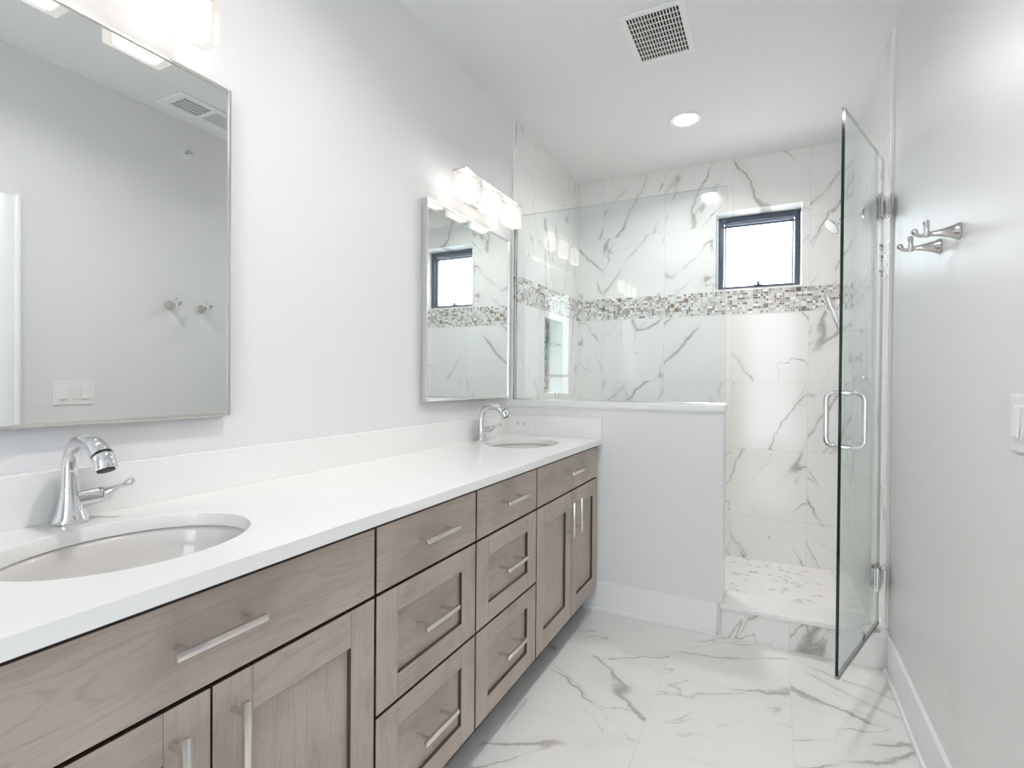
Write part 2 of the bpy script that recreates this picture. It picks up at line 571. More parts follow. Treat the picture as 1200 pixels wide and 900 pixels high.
bm = B(); slab_hole(bm, 'y', 0.0, XR, 0, ZC, YB, YB + 0.22, [(WX0, WX1, WZ0, WZ1)]); struct('wall_back', bm, 'tile_back')
bm = B(); slab_hole(bm, 'y', 0.0, XR, 0, ZC, YF - 0.14, YF, [(0.95, 1.73, 0.10, 2.50)]); struct('wall_front', bm, 'paint')
# added hall box beyond the doorway, to cut the sky light coming through
bm = B(); bx(bm, (XR + 0.2, -0.3, -0.1), (3.1, 1.7, 0)); struct('floor_added_hall', bm, 'trimw')
bm = B(); bx(bm, (XR + 0.14, -0.3, ZC), (3.1, 1.7, ZC + 0.1)); struct('ceiling_added_hall', bm, 'ceil')
bm = B(); bx(bm, (3.0, -0.2, 0), (3.1, 1.6, ZC)); struct('wall_added_hall_right', bm, 'paint')
bm = B(); bx(bm, (XR + 0.14, -0.3, 0), (3.1, -0.2, ZC)); struct('wall_added_hall_front', bm, 'paint')
bm = B(); bx(bm, (XR + 0.14, 1.6, 0), (3.1, 1.7, ZC)); struct('wall_added_hall_back', bm, 'paint')
# tile cladding of the shower's side walls
bm = B(); slab_hole(bm, 'x', YT, YB, 0.0, ZC, 0.0, 0.008, [(NY0, NY1, NZ0, NZ1)]); struct('wall_shower_left', bm, 'tile_side')
bm = B(); bx(bm, (1.797, YT, 0.0), (XR, YB, ZC)); struct('wall_shower_right', bm, 'tile_side')
# niche lining
bm = B()
bx(bm, (-0.112, NY0, NZ0), (-0.107, NY1, NZ1), mi=1)
for lo, hi in (((-0.107, NY0, NZ0), (0.010, NY0 + 0.008, NZ1)), ((-0.107, NY1 - 0.008, NZ0), (0.010, NY1, NZ1)),
               ((-0.107, NY0, NZ0), (0.010, NY1, NZ0 + 0.008)), ((-0.107, NY0, NZ1 - 0.008), (0.010, NY1, NZ1))):
    bx(bm, lo, hi)
struct('wall_niche', bm, ['tile_side', 'mosaic_side'])
# mosaic bands, edge trims
MZ0, MZ1 = 1.6605, 1.8185
bm = B(); bx(bm, (0.0095, YB - 0.0015, MZ0), (1.7955, YB, MZ1)); struct('trim_1', bm, 'mosaic_back')
bm = B(); bx(bm, (0.008, YT, MZ0), (0.0095, YB, MZ1)); struct('trim_2', bm, 'mosaic_side')
bm = B(); bx(bm, (1.7955, YT, MZ0), (1.797, YB, MZ1)); struct('trim_3', bm, 'mosaic_side')
bm = B(); bx(bm, (0.0, YT - 0.010, 1.091), (0.012, YT, ZC), 0.002); struct('trim_4', bm, 'trimw')
bm = B(); bx(bm, (1.794, YT - 0.012, 0.156), (XR, YT, ZC), 0.002); struct('trim_5', bm, 'trimw')
# half wall with cap
bm = B(); bx(bm, (0.0, YH, 0), (1.149, YH + 0.15, 1.055), 0.002); struct('wall_half', bm, 'paint')
bm = B()
bx(bm, (0.0, YH - 0.020, 1.060), (1.156, YH + 0.170, 1.0895), 0.004)
bx(bm, (0.0, YH - 0.009, 1.050), (1.151, YH + 0.156, 1.061), 0.003)
struct('trim_6', bm, 'trimw')
bm = B(); bx(bm, (1.149, YH + 0.001, 0.156), (1.1515, YH + 0.15, 1.049)); struct('trim_7', bm, 'trimw')
# baseboards
def baseboard(name, lo, hi, ax):
    """ax: outward normal of the board's face, one of '-x' '-y'"""
    bm = B()
    bx(bm, lo, hi, 0.003)
    s = 0.013
    if ax == '-y':
        bx(bm, (lo[0], lo[1] - s, 0), (hi[0], lo[1], 0.02), 0.004)
    else:
        bx(bm, (lo[0] - s, lo[1], 0), (lo[0], hi[1], 0.02), 0.004)
    struct(name, bm, 'trimw')
baseboard('baseboard_back', (0.47, YH - 0.015, 0), (1.132, YH, 0.1505), '-y')
baseboard('baseboard_right', (XR - 0.015, 1.15, 0), (XR, 2.635, 0.1505), '-x')
# curb and shower floor
bm = B(); bx(bm, (1.150, YH - 0.012, 0), (1.797, YH + 0.15, 0.132)); struct('trim_8', bm, 'tile_curb')
bm = B(); bx(bm, (1.142, YH - 0.026, 0.132), (1.806, YH + 0.165, 0.155), 0.004); struct('trim_9', bm, 'slab')
bm = B(); bx(bm, (0.008, YH + 0.15, 0.0), (1.797, YB, 0.015)); struct('floor_shower', bm, 'pebble')

# ------------------------------------------------------------------ windows and door
w1 = thing('window_1', 'square slate-framed shower window', 'window', ((WX0 + WX1) / 2, YB + 0.07, WZ0))
w1['kind'] = 'structure'
def ring(bm, x0, x1, z0, z1, y0, y1, t, bev=0.002, mi=0):
    bx(bm, (x0, y0, z0), (x0 + t, y1, z1), bev, mi=mi)
    bx(bm, (x1 - t, y0, z0), (x1, y1, z1), bev, mi=mi)
    bx(bm, (x0 + t, y0, z0), (x1 - t, y1, z0 + t), bev, mi=mi)
    bx(bm, (x0 + t, y0, z1 - t), (x1 - t, y1, z1), bev, mi=mi)
WY = YB + 0.145
bm = B(); ring(bm, WX0 + 0.003, WX1 - 0.003, WZ0 + 0.003, WZ1 - 0.003, WY, WY + 0.06, 0.036)
bx(bm, (WX0 + 0.039, WY + 0.008, WZ1 - 0.073), (WX1 - 0.039, WY + 0.02, WZ1 - 0.059), 0.002)
fr = obj('window_frame', bm, 'slate', w1)
bm = B(); ring(bm, WX0 + 0.045, WX1 - 0.045, WZ0 + 0.034, WZ1 - 0.042, WY + 0.025, WY + 0.05, 0.011)
sa = obj('sash', bm, 'slate_pale', w1)
bm = B(); bx(bm, (WX0 + 0.039, WY + 0.035, WZ0 + 0.039), (WX1 - 0.039, WY + 0.039, WZ1 - 0.039)); obj('pane', bm, 'window_glass', w1)
bm = B()
bx(bm, ((WX0 + WX1) / 2 - 0.03, WY - 0.007, WZ0 + 0.036), ((WX0 + WX1) / 2 + 0.03, WY + 0.005, WZ0 + 0.044), 0.002)
bx(bm, ((WX0 + WX1) / 2 - 0.006, WY - 0.015, WZ0 + 0.040), ((WX0 + WX1) / 2 + 0.012, WY, WZ0 + 0.064), 0.003)
obj('latch', bm, 'slate', w1)
bm = B()
bx(bm, (WX1 - 0.028, WY - 0.010, WZ0 + 0.235), (WX1 - 0.014, WY + 0.002, WZ0 + 0.305), 0.002)
obj('lock', bm, 'slate', w1)

w2 = thing('window_2_added', 'unseen white-framed window added behind the camera for fill daylight', 'window', (1.34, YF - 0.07, 0.10))  # added rear window, lets in sky light to fill the room
w2['kind'] = 'structure'
bm = B(); ring(bm, 0.954, 1.726, 0.104, 2.496, YF - 0.11, YF - 0.05, 0.045)
bx(bm, (0.999, YF - 0.10, 1.25), (1.681, YF - 0.06, 1.29), 0.002)
obj('window_frame', bm, 'trimw', w2)
bm = B(); bx(bm, (0.999, YF - 0.09, 0.149), (1.681, YF - 0.086, 1.25)); bx(bm, (0.999, YF - 0.09, 1.29), (1.681, YF - 0.086, 2.451)); obj('pane', bm, 'window_glass', w2)

d1 = thing('door_1', 'open white-cased doorway in the right wall', 'door', (XR, 0.70, 0))
d1['kind'] = 'structure'
bm = B()
for lo, hi in (((XR - 0.018, 1.075, 0), (XR - 0.001, 1.149, 2.022)), ((XR - 0.018, 0.262, 0), (XR - 0.001, 0.340, 2.022)), ((XR - 0.018, 0.340, 1.99), (XR - 0.001, 1.075, 2.022))):
    bx(bm, lo, hi, 0.004)
bx(bm, (XR - 0.024, 1.130, 0), (XR - 0.001, 1.149, 2.03), 0.004)
obj('door_casing', bm, 'trimw', d1)
bm = B()
bx(bm, (XR + 0.005, 1.068, 0), (XR + 0.135, 1.083, 1.998), 0.001)
bx(bm, (XR + 0.005, 0.332, 0), (XR + 0.135, 0.347, 1.998), 0.001)
bx(bm, (XR + 0.005, 0.347, 1.983), (XR + 0.135, 1.068, 1.998), 0.001)
obj('door_jamb', bm, 'trimw', d1)
# ------------------------------------------------------------------ vanity cabinets
XF = 0.540           # face of the fronts
XB = 0.519           # back of the fronts
CT0, CT1 = 0.872, 0.900
Z_TOP, Z_MID, Z_LOW, Z_BOT = 0.862, 0.701, 0.4155, 0.113
GAP = 0.0036
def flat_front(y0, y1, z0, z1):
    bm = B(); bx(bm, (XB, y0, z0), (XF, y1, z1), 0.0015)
    darken_edges(bm, 1)
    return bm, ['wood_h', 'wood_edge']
def darken_edges(bm, dark):  # side faces coloured dark for lip glaze and painted gap shade
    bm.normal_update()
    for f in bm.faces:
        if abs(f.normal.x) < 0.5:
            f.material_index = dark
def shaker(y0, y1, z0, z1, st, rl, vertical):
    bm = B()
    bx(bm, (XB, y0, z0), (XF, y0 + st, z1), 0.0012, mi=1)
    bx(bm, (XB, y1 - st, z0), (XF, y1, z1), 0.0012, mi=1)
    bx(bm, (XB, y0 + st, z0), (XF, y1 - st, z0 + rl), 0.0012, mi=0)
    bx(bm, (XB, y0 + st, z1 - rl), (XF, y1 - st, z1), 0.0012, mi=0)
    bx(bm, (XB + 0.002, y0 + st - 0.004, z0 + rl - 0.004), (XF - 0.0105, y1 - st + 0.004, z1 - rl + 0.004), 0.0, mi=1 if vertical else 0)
    darken_edges(bm, 2)
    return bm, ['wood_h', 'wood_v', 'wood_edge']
def pull(y, z, parent, upright=False, half=0.078):
    bm = B()
    e = Vector((0, 0, 1)) if upright else Vector((0, 1, 0))
    c = Vector((XF + 0.034, y, z))
    x0 = XF - 0.0115 if parent.get('recess') else XF - 0.001
    a, b = c - e * half, c + e * half
    n = Vector((1, 0, 0))
    t = bmesh.new()
    bmesh.ops.create_cube(t, size=1.0)
    for v in t.verts:
        v.co = Vector((v.co.x * 0.011, v.co.y * (0.0125 if upright else 2 * half), v.co.z * (2 * half if upright else 0.0125)))
    bmesh.ops.bevel(t, geom=t.edges[:], offset=0.0022, segments=2, affect='EDGES', profile=0.5)
    merge(bm, t, 0, Matrix.Translation(c))
    for s in (-1, 1):
        p = c + e * (s * (half - 0.022))
        tube(bm, [(x0, p.y, p.z), (c.x - 0.003, p.y, p.z)], 0.0052, 14)
    return obj('handle', bm, 'nickel', parent)
def cabinet(label, y0, y1, fronts):
    t = thing('vanity_cabinet', label, 'cabinet', (0.27, (y0 + y1) / 2, 0), 'vanity cabinets under the worktop')
    bm = B()
    x1, zt = XB - 0.014, CT0 - 0.001
    bx(bm, (0.004, y0 + 0.0005, 0.105), (x1, y0 + 0.018, zt))
    bx(bm, (0.004, y1 - 0.018, 0.105), (x1, y1 - 0.0005, zt))
    bx(bm, (0.004, y0 + 0.018, 0.105), (x1, y1 - 0.018, 0.123))
    bx(bm, (0.004, y0 + 0.018, 0.123), (0.016, y1 - 0.018, zt))
    bx(bm, (x1 - 0.018, y0 + 0.018, 0.123), (x1, y1 - 0.018, zt))
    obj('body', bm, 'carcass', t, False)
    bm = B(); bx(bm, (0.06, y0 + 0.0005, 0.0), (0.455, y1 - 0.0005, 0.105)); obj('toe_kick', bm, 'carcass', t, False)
    for kind, a, b, z0, z1, h in fronts:
        a, b = a + (0.0038 if a == y0 else 0.0018), b - (0.0038 if b == y1 else 0.0018)
        z0, z1 = z0 + GAP, z1 - GAP
        if kind == 'slab':
            g, m = flat_front(a, b, z0, z1); p = obj('drawer_front', g, m, t, False)
        elif kind == 'drawer':
            g, m = shaker(a, b, z0, z1, 0.078, 0.062, False); p = obj('drawer_front', g, m, t, False); p['recess'] = 1
        else:
            g, m = shaker(a, b, z0, z1, 0.074, 0.080, True); p = obj('door', g, m, t, False)
        if h == 'mid':
            pull((a + b) / 2, (z0 + z1) / 2 + 0.008, p)
        elif h == 'left':
            pull(a + 0.036, 0.585, p, True)
        elif h == 'right':
            pull(b - 0.062, 0.585, p, True)
    return t
C0, C1, C2, C3, C4 = 0.150, 0.939, 1.3975, 1.862, 2.651
cabinet('grey-brown wooden vanity cabinet under the near sink, partly cut off at lower left', C0, C1,
        [('slab', C0, C1, Z_MID, Z_TOP, 'mid'), ('door', C0, 0.545, Z_BOT, Z_MID, 'right'), ('door', 0.545, C1, Z_BOT, Z_MID, 'left')])
cabinet('grey-brown three-drawer vanity cabinet beside the near sink cabinet', C1, C2,
        [('slab', C1, C2, Z_MID, Z_TOP, 'mid'), ('drawer', C1, C2, Z_LOW, Z_MID, 'mid'), ('drawer', C1, C2, Z_BOT, Z_LOW, 'mid')])
cabinet('grey-brown three-drawer vanity cabinet beside the two-door cabinet of the far sink', C2, C3,
        [('slab', C2, C3, Z_MID, Z_TOP, 'mid'), ('drawer', C2, C3, Z_LOW, Z_MID, 'mid'), ('drawer', C2, C3, Z_BOT, Z_LOW, 'mid')])
cabinet('grey-brown vanity cabinet with two tall doors under the far sink, against the half wall', C3, C4,
        [('slab', C3, C4, Z_MID, Z_TOP, 'mid'), ('door', C3, 2.2605, Z_BOT, Z_MID, 'right'), ('door', 2.2605, C4, Z_BOT, Z_MID, 'left')])

# ------------------------------------------------------------------ worktop with two oval cut-outs
SINKS = ((0.294, 0.557), (0.277, 2.282))
EA, EB = 0.168, 0.207
def worktop():
    t = bmesh.new()
    x0, x1 = 0.002, 0.562
    def side(a, b):
        (ax, ay), (bx_, by) = a, b
        t.faces.new([t.verts.new((ax, ay, CT0)), t.verts.new((bx_, by, CT0)), t.verts.new((bx_, by, CT1)), t.verts.new((ax, ay, CT1))])
    def quad(y0, y1):
        for z in (CT0, CT1):
            t.faces.new([t.verts.new(p) for p in ((x0, y0, z), (x1, y0, z), (x1, y1, z), (x0, y1, z))])
    def holed(y0, y1, cx, cy):
        n = 96
        angs = [2 * PI * k / n for k in range(n)]
        for qx, qy in ((x0, y0), (x1, y0), (x1, y1), (x0, y1)):
            a = math.atan2(qy - cy, qx - cx) % (2 * PI)
            angs[min(range(n), key=lambda k: abs(angs[k] - a))] = a
        inn, out = [], []
        for a in angs:
            ca, sa = math.cos(a), math.sin(a)
            r = 1 / math.sqrt((ca / EA) ** 2 + (sa / EB) ** 2)
            inn.append((cx + r * ca, cy + r * sa))
            k = min([((x1 if ca > 0 else x0) - cx) / ca if abs(ca) > 1e-9 else 1e9, ((y1 if sa > 0 else y0) - cy) / sa if abs(sa) > 1e-9 else 1e9])
            out.append((cx + k * ca, cy + k * sa))
        for i in range(n):
            j = (i + 1) % n
            for z in (CT0, CT1 ):
                zz = z
                t.faces.new([t.verts.new((*p, zz)) for p in (inn[i], out[i], out[j], inn[j])])
            # eased inner wall
            side(inn[i], inn[j])
    ya, yb = 0.140, YH - 0.002
    holed(ya, 0.98, *SINKS[0]); quad(0.98, 1.86); holed(1.86, yb, *SINKS[1])
    side((x0, ya), (x1, ya)); side((x0, yb), (x1, yb))
    for a, b in ((ya, 0.98), (0.98, 1.86), (1.86, yb)):
        side((x0, a), (x0, b)); side((x1, a), (x1, b))
    bmesh.ops.remove_doubles(t, verts=t.verts, dist=1e-5)
    bmesh.ops.recalc_face_normals(t, faces=t.faces)
    es = [e for e in t.edges if len(e.link_faces) == 2 and abs(e.link_faces[0].normal.dot(e.link_faces[1].normal)) < 0.3
          and e.verts[0].co.z > CT1 - 1e-4 and e.verts[1].co.z > CT1 - 1e-4 and e.verts[0].co.x > 0.01]
    bmesh.ops.bevel(t, geom=es, offset=0.003, segments=2, affect='EDGES', profile=0.5)
    return t
wt = thing('worktop', 'long white quartz worktop with two oval sink cut-outs', 'countertop', (0.28, 1.4, CT0))
sl = obj('slab', worktop(), 'quartz', wt)
for f in sl.data.polygons:
    f.use_smooth = abs(f.normal.z) < 0.5
bm = B(); bx(bm, (0.001, 0.140, CT1), (0.020, YH - 0.021, 1.0065), 0.0015); obj('backsplash', bm, 'quartz', wt, False)
bm = B(); bx(bm, (0.001, YH - 0.020, CT1), (0.561, YH - 0.001, 1.0065), 0.0015); obj('side_splash', bm, 'quartz', wt, False)

# ------------------------------------------------------------------ sinks
def sink(cx, cy, label):
    t = thing('sink', label, 'sink', (cx, cy, 0.72), 'undermount sinks')
    bm = B()
    n = 64
    prof = [(1.085, -0.002), (1.02, -0.003), (0.995, -0.012), (0.975, -0.035), (0.93, -0.07), (0.84, -0.105), (0.68, -0.130), (0.45, -0.145), (0.2, -0.150), (0.085, -0.152)]
    q = bmesh.new()
    rings = []
    for f, h in prof:
        rings.append([q.verts.new((cx + EA * f * math.cos(2 * PI * k / n), cy + EB * f * math.sin(2 * PI * k / n), CT0 + h)) for k in range(n)])
    for a, b in zip(rings, rings[1:]):
        for k in range(n):
            q.faces.new((a[k], a[(k + 1) % n], b[(k + 1) % n], b[k]))
    bmesh.ops.recalc_face_normals(q, faces=q.faces)
    if sum(f.normal.z for f in q.faces) < 0:
        bmesh.ops.reverse_faces(q, faces=q.faces)
    bmesh.ops.solidify(q, geom=q.faces[:], thickness=0.008)
    merge(bm, q, 0)
    obj('basin', bm, 'porcelain', t, True, 60)
    bm = B()
    lathe(bm, [(0.024, -0.004), (0.024, 0.001), (0.021, 0.003), (0.015, 0.003), (0.013, 0.006), (0.002, 0.008)], (cx, cy, CT0 - 0.150))
    obj('drain', bm, 'chrome', t)
    return t
s1 = sink(*SINKS[0], 'white oval undermount sink in the near left foreground')
s2 = dup(s1, (SINKS[1][0], SINKS[1][1], 0.72), 'white oval undermount sink at the far end by the half wall')

# ------------------------------------------------------------------ faucets
def faucet(x, y, label):
    t = thing('faucet', label, 'faucet', (x, y, CT1), 'chrome faucets')
    z = CT1
    bm = B()
    lathe(bm, [(0.0310, 0.0006), (0.0318, 0.003), (0.0312, 0.007), (0.0296, 0.011)], (x, y, z))
    key = [(0.004, 0.009, 0.0300), (0.003, 0.030, 0.0232), (0.001, 0.060, 0.0176), (0.000, 0.090, 0.0150), (0.001, 0.115, 0.0142), (0.007, 0.139, 0.0140),
           (0.022, 0.1595, 0.0143), (0.046, 0.1700, 0.0150), (0.074, 0.1700, 0.0160), (0.101, 0.1625, 0.0176), (0.1225, 0.1470, 0.0190)]
    path, rad = spline([(x + q[0], y, z + q[1], q[2]) for q in key], 5)
    tube(bm, path, rad, 28)
    obj('spout', bm, 'chrome', t)
    e = Vector(path[-1]); d = Vector((0.66, 0, -0.75)).normalized()
    bm = B(); tube(bm, [e - d * 0.001, e + d * 0.003], 0.0186, 28); obj('spout_ring', bm, 'black', t)
    d2 = Vector((0.42, 0, -0.9)).normalized()
    f_ = e + d * 0.008
    bm = B(); tube(bm, [e + d * 0.003, e + d * 0.006, f_ + d2 * 0.020, f_ + d2 * 0.023], [0.0188, 0.0202, 0.0198, 0.0180], 28)
    tube(bm, [f_ + d2 * 0.0225, f_ + d2 * 0.0245], 0.0150, 24, mi=1)
    obj('spray_head', bm, ['chrome', 'black'], t)
    c = Vector((x, y, z))
    v0, v1 = c + Vector((0.002, 0.008, 0.046)), c + Vector((0.012, 0.048, 0.0495))
    vd = (v1 - v0).normalized()
    bm = B(); tube(bm, [v0, v1], [0.0172, 0.0168], 28); obj('valve', bm, 'chrome', t)
    bm = B(); tube(bm, [v1 + vd * 0.0002, v1 + vd * 0.0028], 0.0160, 24); obj('valve_ring', bm, 'black', t)
    bm = B()
    l0 = v1 + vd * 0.003
    lk = [(l0, 0.0166), (l0 + Vector((0.004, 0.007, 0.001)), 0.0156), (c + Vector((0.024, 0.060, 0.0555)), 0.0118), (c + Vector((0.034, 0.0655, 0.0615)), 0.0074), (c + Vector((0.046, 0.072, 0.0680)), 0.0053),
          (c + Vector((0.053, 0.076, 0.0715)), 0.0054), (c + Vector((0.058, 0.0788, 0.0742)), 0.0072), (c + Vector((0.063, 0.0815, 0.0766)), 0.0086), (c + Vector((0.068, 0.0842, 0.079)), 0.0075), (c + Vector((0.0705, 0.0856, 0.0802)), 0.003)]
    path, rad = spline([(*q[0], q[1]) for q in lk], 3)
    tube(bm, path, rad, 20)
    obj('lever', bm, 'chrome', t)
    return t
f1 = faucet(0.0535, 0.562, 'chrome gooseneck faucet with side lever at the near sink')
dup(f1, (0.0535, 2.275, CT1), 'chrome gooseneck faucet with side lever at the far sink, left of the wall outlet')

# ------------------------------------------------------------------ mirrors
def wall_mirror(y0, y1, z0, z1, label):
    t = thing('wall_mirror', label, 'mirror', (0.0, (y0 + y1) / 2, z0), 'framed mirrors over the vanity')
    bm = B()
    bw, dp = 0.008, 0.030
    for lo, hi in (((0.001, y0, z0), (dp, y0 + bw, z1)), ((0.001, y1 - bw, z0), (dp, y1, z1)), ((0.001, y0 + bw, z0), (dp, y1 - bw, z0 + bw)), ((0.001, y0 + bw, z1 - bw), (dp, y1 - bw, z1))):
        bx(bm, lo, hi, 0.0015)
    obj('frame', bm, 'nickel', t, False)
    bm = B(); bx(bm, (0.004, y0 + bw, z0 + bw), (0.025, y1 - bw, z1 - bw)); obj('glass', bm, 'mirror', t, False)
    return t
wall_mirror(0.152, 0.938, 1.099, 1.982, 'large silver-framed mirror above the near sink, reflecting the hooks and switches')
wall_mirror(1.842, 2.625, 1.104, 1.982, 'silver-framed mirror above the far sink, reflecting the shower window')

# ------------------------------------------------------------------ vanity lights
def vanity_light(yc, label):
    t = thing('vanity_light', label, 'wall light', (0.0, yc, 2.06), 'three-shade vanity lights')
    bm = B()
    bx(bm, (0.001, yc - 0.060, 2.065), (0.022, yc + 0.060, 2.185), 0.003)
    bx(bm, (0.022, yc - 0.022, 2.104), (0.096, yc + 0.022, 2.1225), 0.002)
    obj('backplate', bm, 'chrome', t, False)
    bm = B()
    bx(bm, (0.082, yc - 0.288, 2.1225), (0.152, yc + 0.288, 2.1275), 0.0015)
    obj('top_rail', bm, 'steel', t, False)
    for k in (-1, 0, 1):
        y = yc + k * 0.220
        bm = B(); bx(bm, (0.087, y - 0.066, 2.008), (0.150, y + 0.066, 2.1218), 0.003); sh = obj('shade', bm, 'shade_glass', t, False)
        bm = B(); bx(bm, (0.094, y - 0.052, 2.008), (0.143, y + 0.052, 2.112), 0.012); obj('diffuser', bm, 'bulb', sh)
        bm = B(); bx(bm, (0.106, y - 0.012, 2.114), (0.131, y + 0.012, 2.1218), 0.001); obj('socket', bm, 'chrome', t, False)
    return t
v1 = vanity_light(2.238, 'three-cube glass vanity light above the far mirror')
dup(v1, (0.0, 0.537, 2.06), 'three-cube glass vanity light above the near mirror, mostly out of frame at top left')

# ------------------------------------------------------------------ ceiling fittings
def downlight(x, y, label):
    t = thing('downlight', label, 'ceiling light', (x, y, ZC), 'recessed downlights')
    bm = B(); lathe(bm, [(0.060, -0.004), (0.066, -0.0035), (0.085, -0.007), (0.089, -0.003), (0.089, 0.0)], (x, y, ZC), ends=False); obj('trim_ring', bm, 'plastic', t)
    bm = B(); lathe(bm, [(0.062, -0.006), (0.062, -0.0015)], (x, y, ZC)); obj('lens', bm, 'canlens', t)
    return t
c1 = downlight(0.893, 3.145, 'round lit recessed downlight in the ceiling over the shower')
dup(c1, (0.886, 0.967, ZC), 'round lit recessed downlight above the vanity aisle, seen only as a reflection')
for px, py in ((0.893, 3.145), (0.886, 0.967)):
    area('downlight_beam', (px, py, ZC - 0.012), (0, 0, 0), 0.12, 0.12, CAN_POWER, (1.0, 0.985, 0.965), 'DISK', R(150))

t = thing('air_vent', 'white ceiling air vent with dark slots at the top edge', 'vent', (0.895, 2.33, ZC))
X0, X1, Y0, Y1 = 0.790, 1.004, 2.17, 2.482
bm = B()
for lo, hi in (((X0 - 0.026, Y0 - 0.026, ZC - 0.007), (X0, Y1 + 0.026, ZC)), ((X1, Y0 - 0.026, ZC - 0.007), (X1 + 0.026, Y1 + 0.026, ZC)),
               ((X0, Y0 - 0.026, ZC - 0.007), (X1, Y0, ZC)), ((X0, Y1, ZC - 0.007), (X1, Y1 + 0.026, ZC))):
    bx(bm, lo, hi, 0.002)
obj('frame', bm, 'plastic', t, False)
bm = B(); bx(bm, (X0, Y0, ZC - 0.0012), (X1, Y1, ZC - 0.0004)); obj('duct', bm, 'hole', t, False)
bm = B()
n = 17
for k in range(n + 1):
    x = X0 + (X1 - X0) * k / n
    bx(bm, (x - 0.0018, Y0, ZC - 0.0065), (x + 0.0018, Y1, ZC - 0.0015))
for k in range(1, 9):
    y = Y0 + (Y1 - Y0) * k / 9
    bx(bm, (X0, y - 0.0010, ZC - 0.0058), (X1, y + 0.0010, ZC - 0.0022))
obj('grille', bm, 'plastic', t, False)

t = thing('exhaust_fan', 'white ceiling exhaust fan with grille and square lens, reflected in the near mirror', 'fan', (1.59, 1.89, ZC))
X0, X1, Y0, Y1 = 1.485, 1.720, 1.695, 2.115
bm = B(); ring_lo = ZC - 0.012
for lo, hi in (((X0, Y0, ring_lo), (1.526, Y1, ZC - 0.001)), ((1.662, Y0, ring_lo), (X1, Y1, ZC - 0.001)), ((1.526, Y0, ring_lo), (1.662, 1.738, ZC - 0.001)),
               ((1.526, 1.882, ring_lo), (1.662, 1.912, ZC - 0.001)), ((1.526, 2.062, ring_lo), (1.662, Y1, ZC - 0.001))):
    bx(bm, lo, hi, 0.002)
obj('housing', bm, 'plastic', t, False)
bm = B(); bx(bm, (1.526, 1.738, ZC - 0.006), (1.662, 1.882, ZC - 0.002)); obj('fan_opening', bm, 'hole', t, False)
bm = B()
for k in range(1, 12):
    y = 1.738 + 0.144 * k / 12
    bx(bm, (1.526, y - 0.0018, ZC - 0.011), (1.662, y + 0.0018, ZC - 0.0065))
for k in range(1, 4):
    x = 1.526 + 0.136 * k / 4
    bx(bm, (x - 0.002, 1.738, ZC - 0.0105), (x + 0.002, 1.882, ZC - 0.007))
obj('grille', bm, 'plastic', t, False)
bm = B(); bx(bm, (1.527, 1.913, ZC - 0.011), (1.661, 2.061, ZC - 0.004), 0.002); obj('lens', bm, 'greyplastic', t, False)

t = thing('fire_sprinkler', 'small white sidewall fire sprinkler high on the right wall, reflected in the near mirror', 'sprinkler', (XR, 1.91, 2.522))
bm = B(); lathe(bm, [(0.034, 0.001), (0.033, 0.006), (0.020, 0.010), (0.012, 0.011)], (XR, 1.91, 2.522), '-x'); obj('escutcheon', bm, 'plastic', t)
bm = B()
lathe(bm, [(0.008, 0.009), (0.008, 0.022), (0.005, 0.024), (0.004, 0.040)], (XR, 1.91, 2.522), '-x', 16)
bx(bm, (XR - 0.044, 1.893, 2.514), (XR - 0.040, 1.927, 2.530), 0.001)
bx(bm, (XR - 0.042, 1.896, 2.530), (XR - 0.022, 1.924, 2.533), 0.001)
for s in (-1, 1):
    tube(bm, [(XR - 0.020, 1.91 + s * 0.006, 2.522), (XR - 0.030, 1.91 + s * 0.014, 2.522), (XR - 0.041, 1.91 + s * 0.006, 2.522)], 0.002, 8)
obj('deflector', bm, 'steel', t)

# ------------------------------------------------------------------ shower glass
GY = 2.735
def glass_plate(bm, c, ux, uy, hx, hy, z0, z1):
    obox(bm, c, ux, uy, hx, hy, z0, z1)
    bm.faces.ensure_lookup_table()
    for f in bm.faces:
        n = f.normal
        f.material_index = 0 if abs(n.x * uy[0] + n.y * uy[1]) > 0.9 else 1
ZG = 2.152
t = thing('glass_panel', 'fixed clear glass shower panel standing on the half wall', 'glass panel', (0.59, GY, 1.09))
bm = B(); glass_plate(bm, ((0.020 + 1.150) / 2, GY), (1, 0), (0, 1), (1.150 - 0.020) / 2, 0.005, 1.0975, ZG)
bm.normal_update(); obj('pane', bm, ['glass', 'glass_edge_pale'], t, False)
bm = B()
bx(bm, (0.013, GY - 0.009, 1.0897), (1.150, GY + 0.009, 1.0972), 0.001)
obj('channel', bm, 'nickel', t, False)
bm = B(); bx(bm, (0.0125, GY - 0.008, 1.0975), (0.020, GY + 0.008, ZG), 0.001); obj('side_channel', bm, 'nickel', t, False)

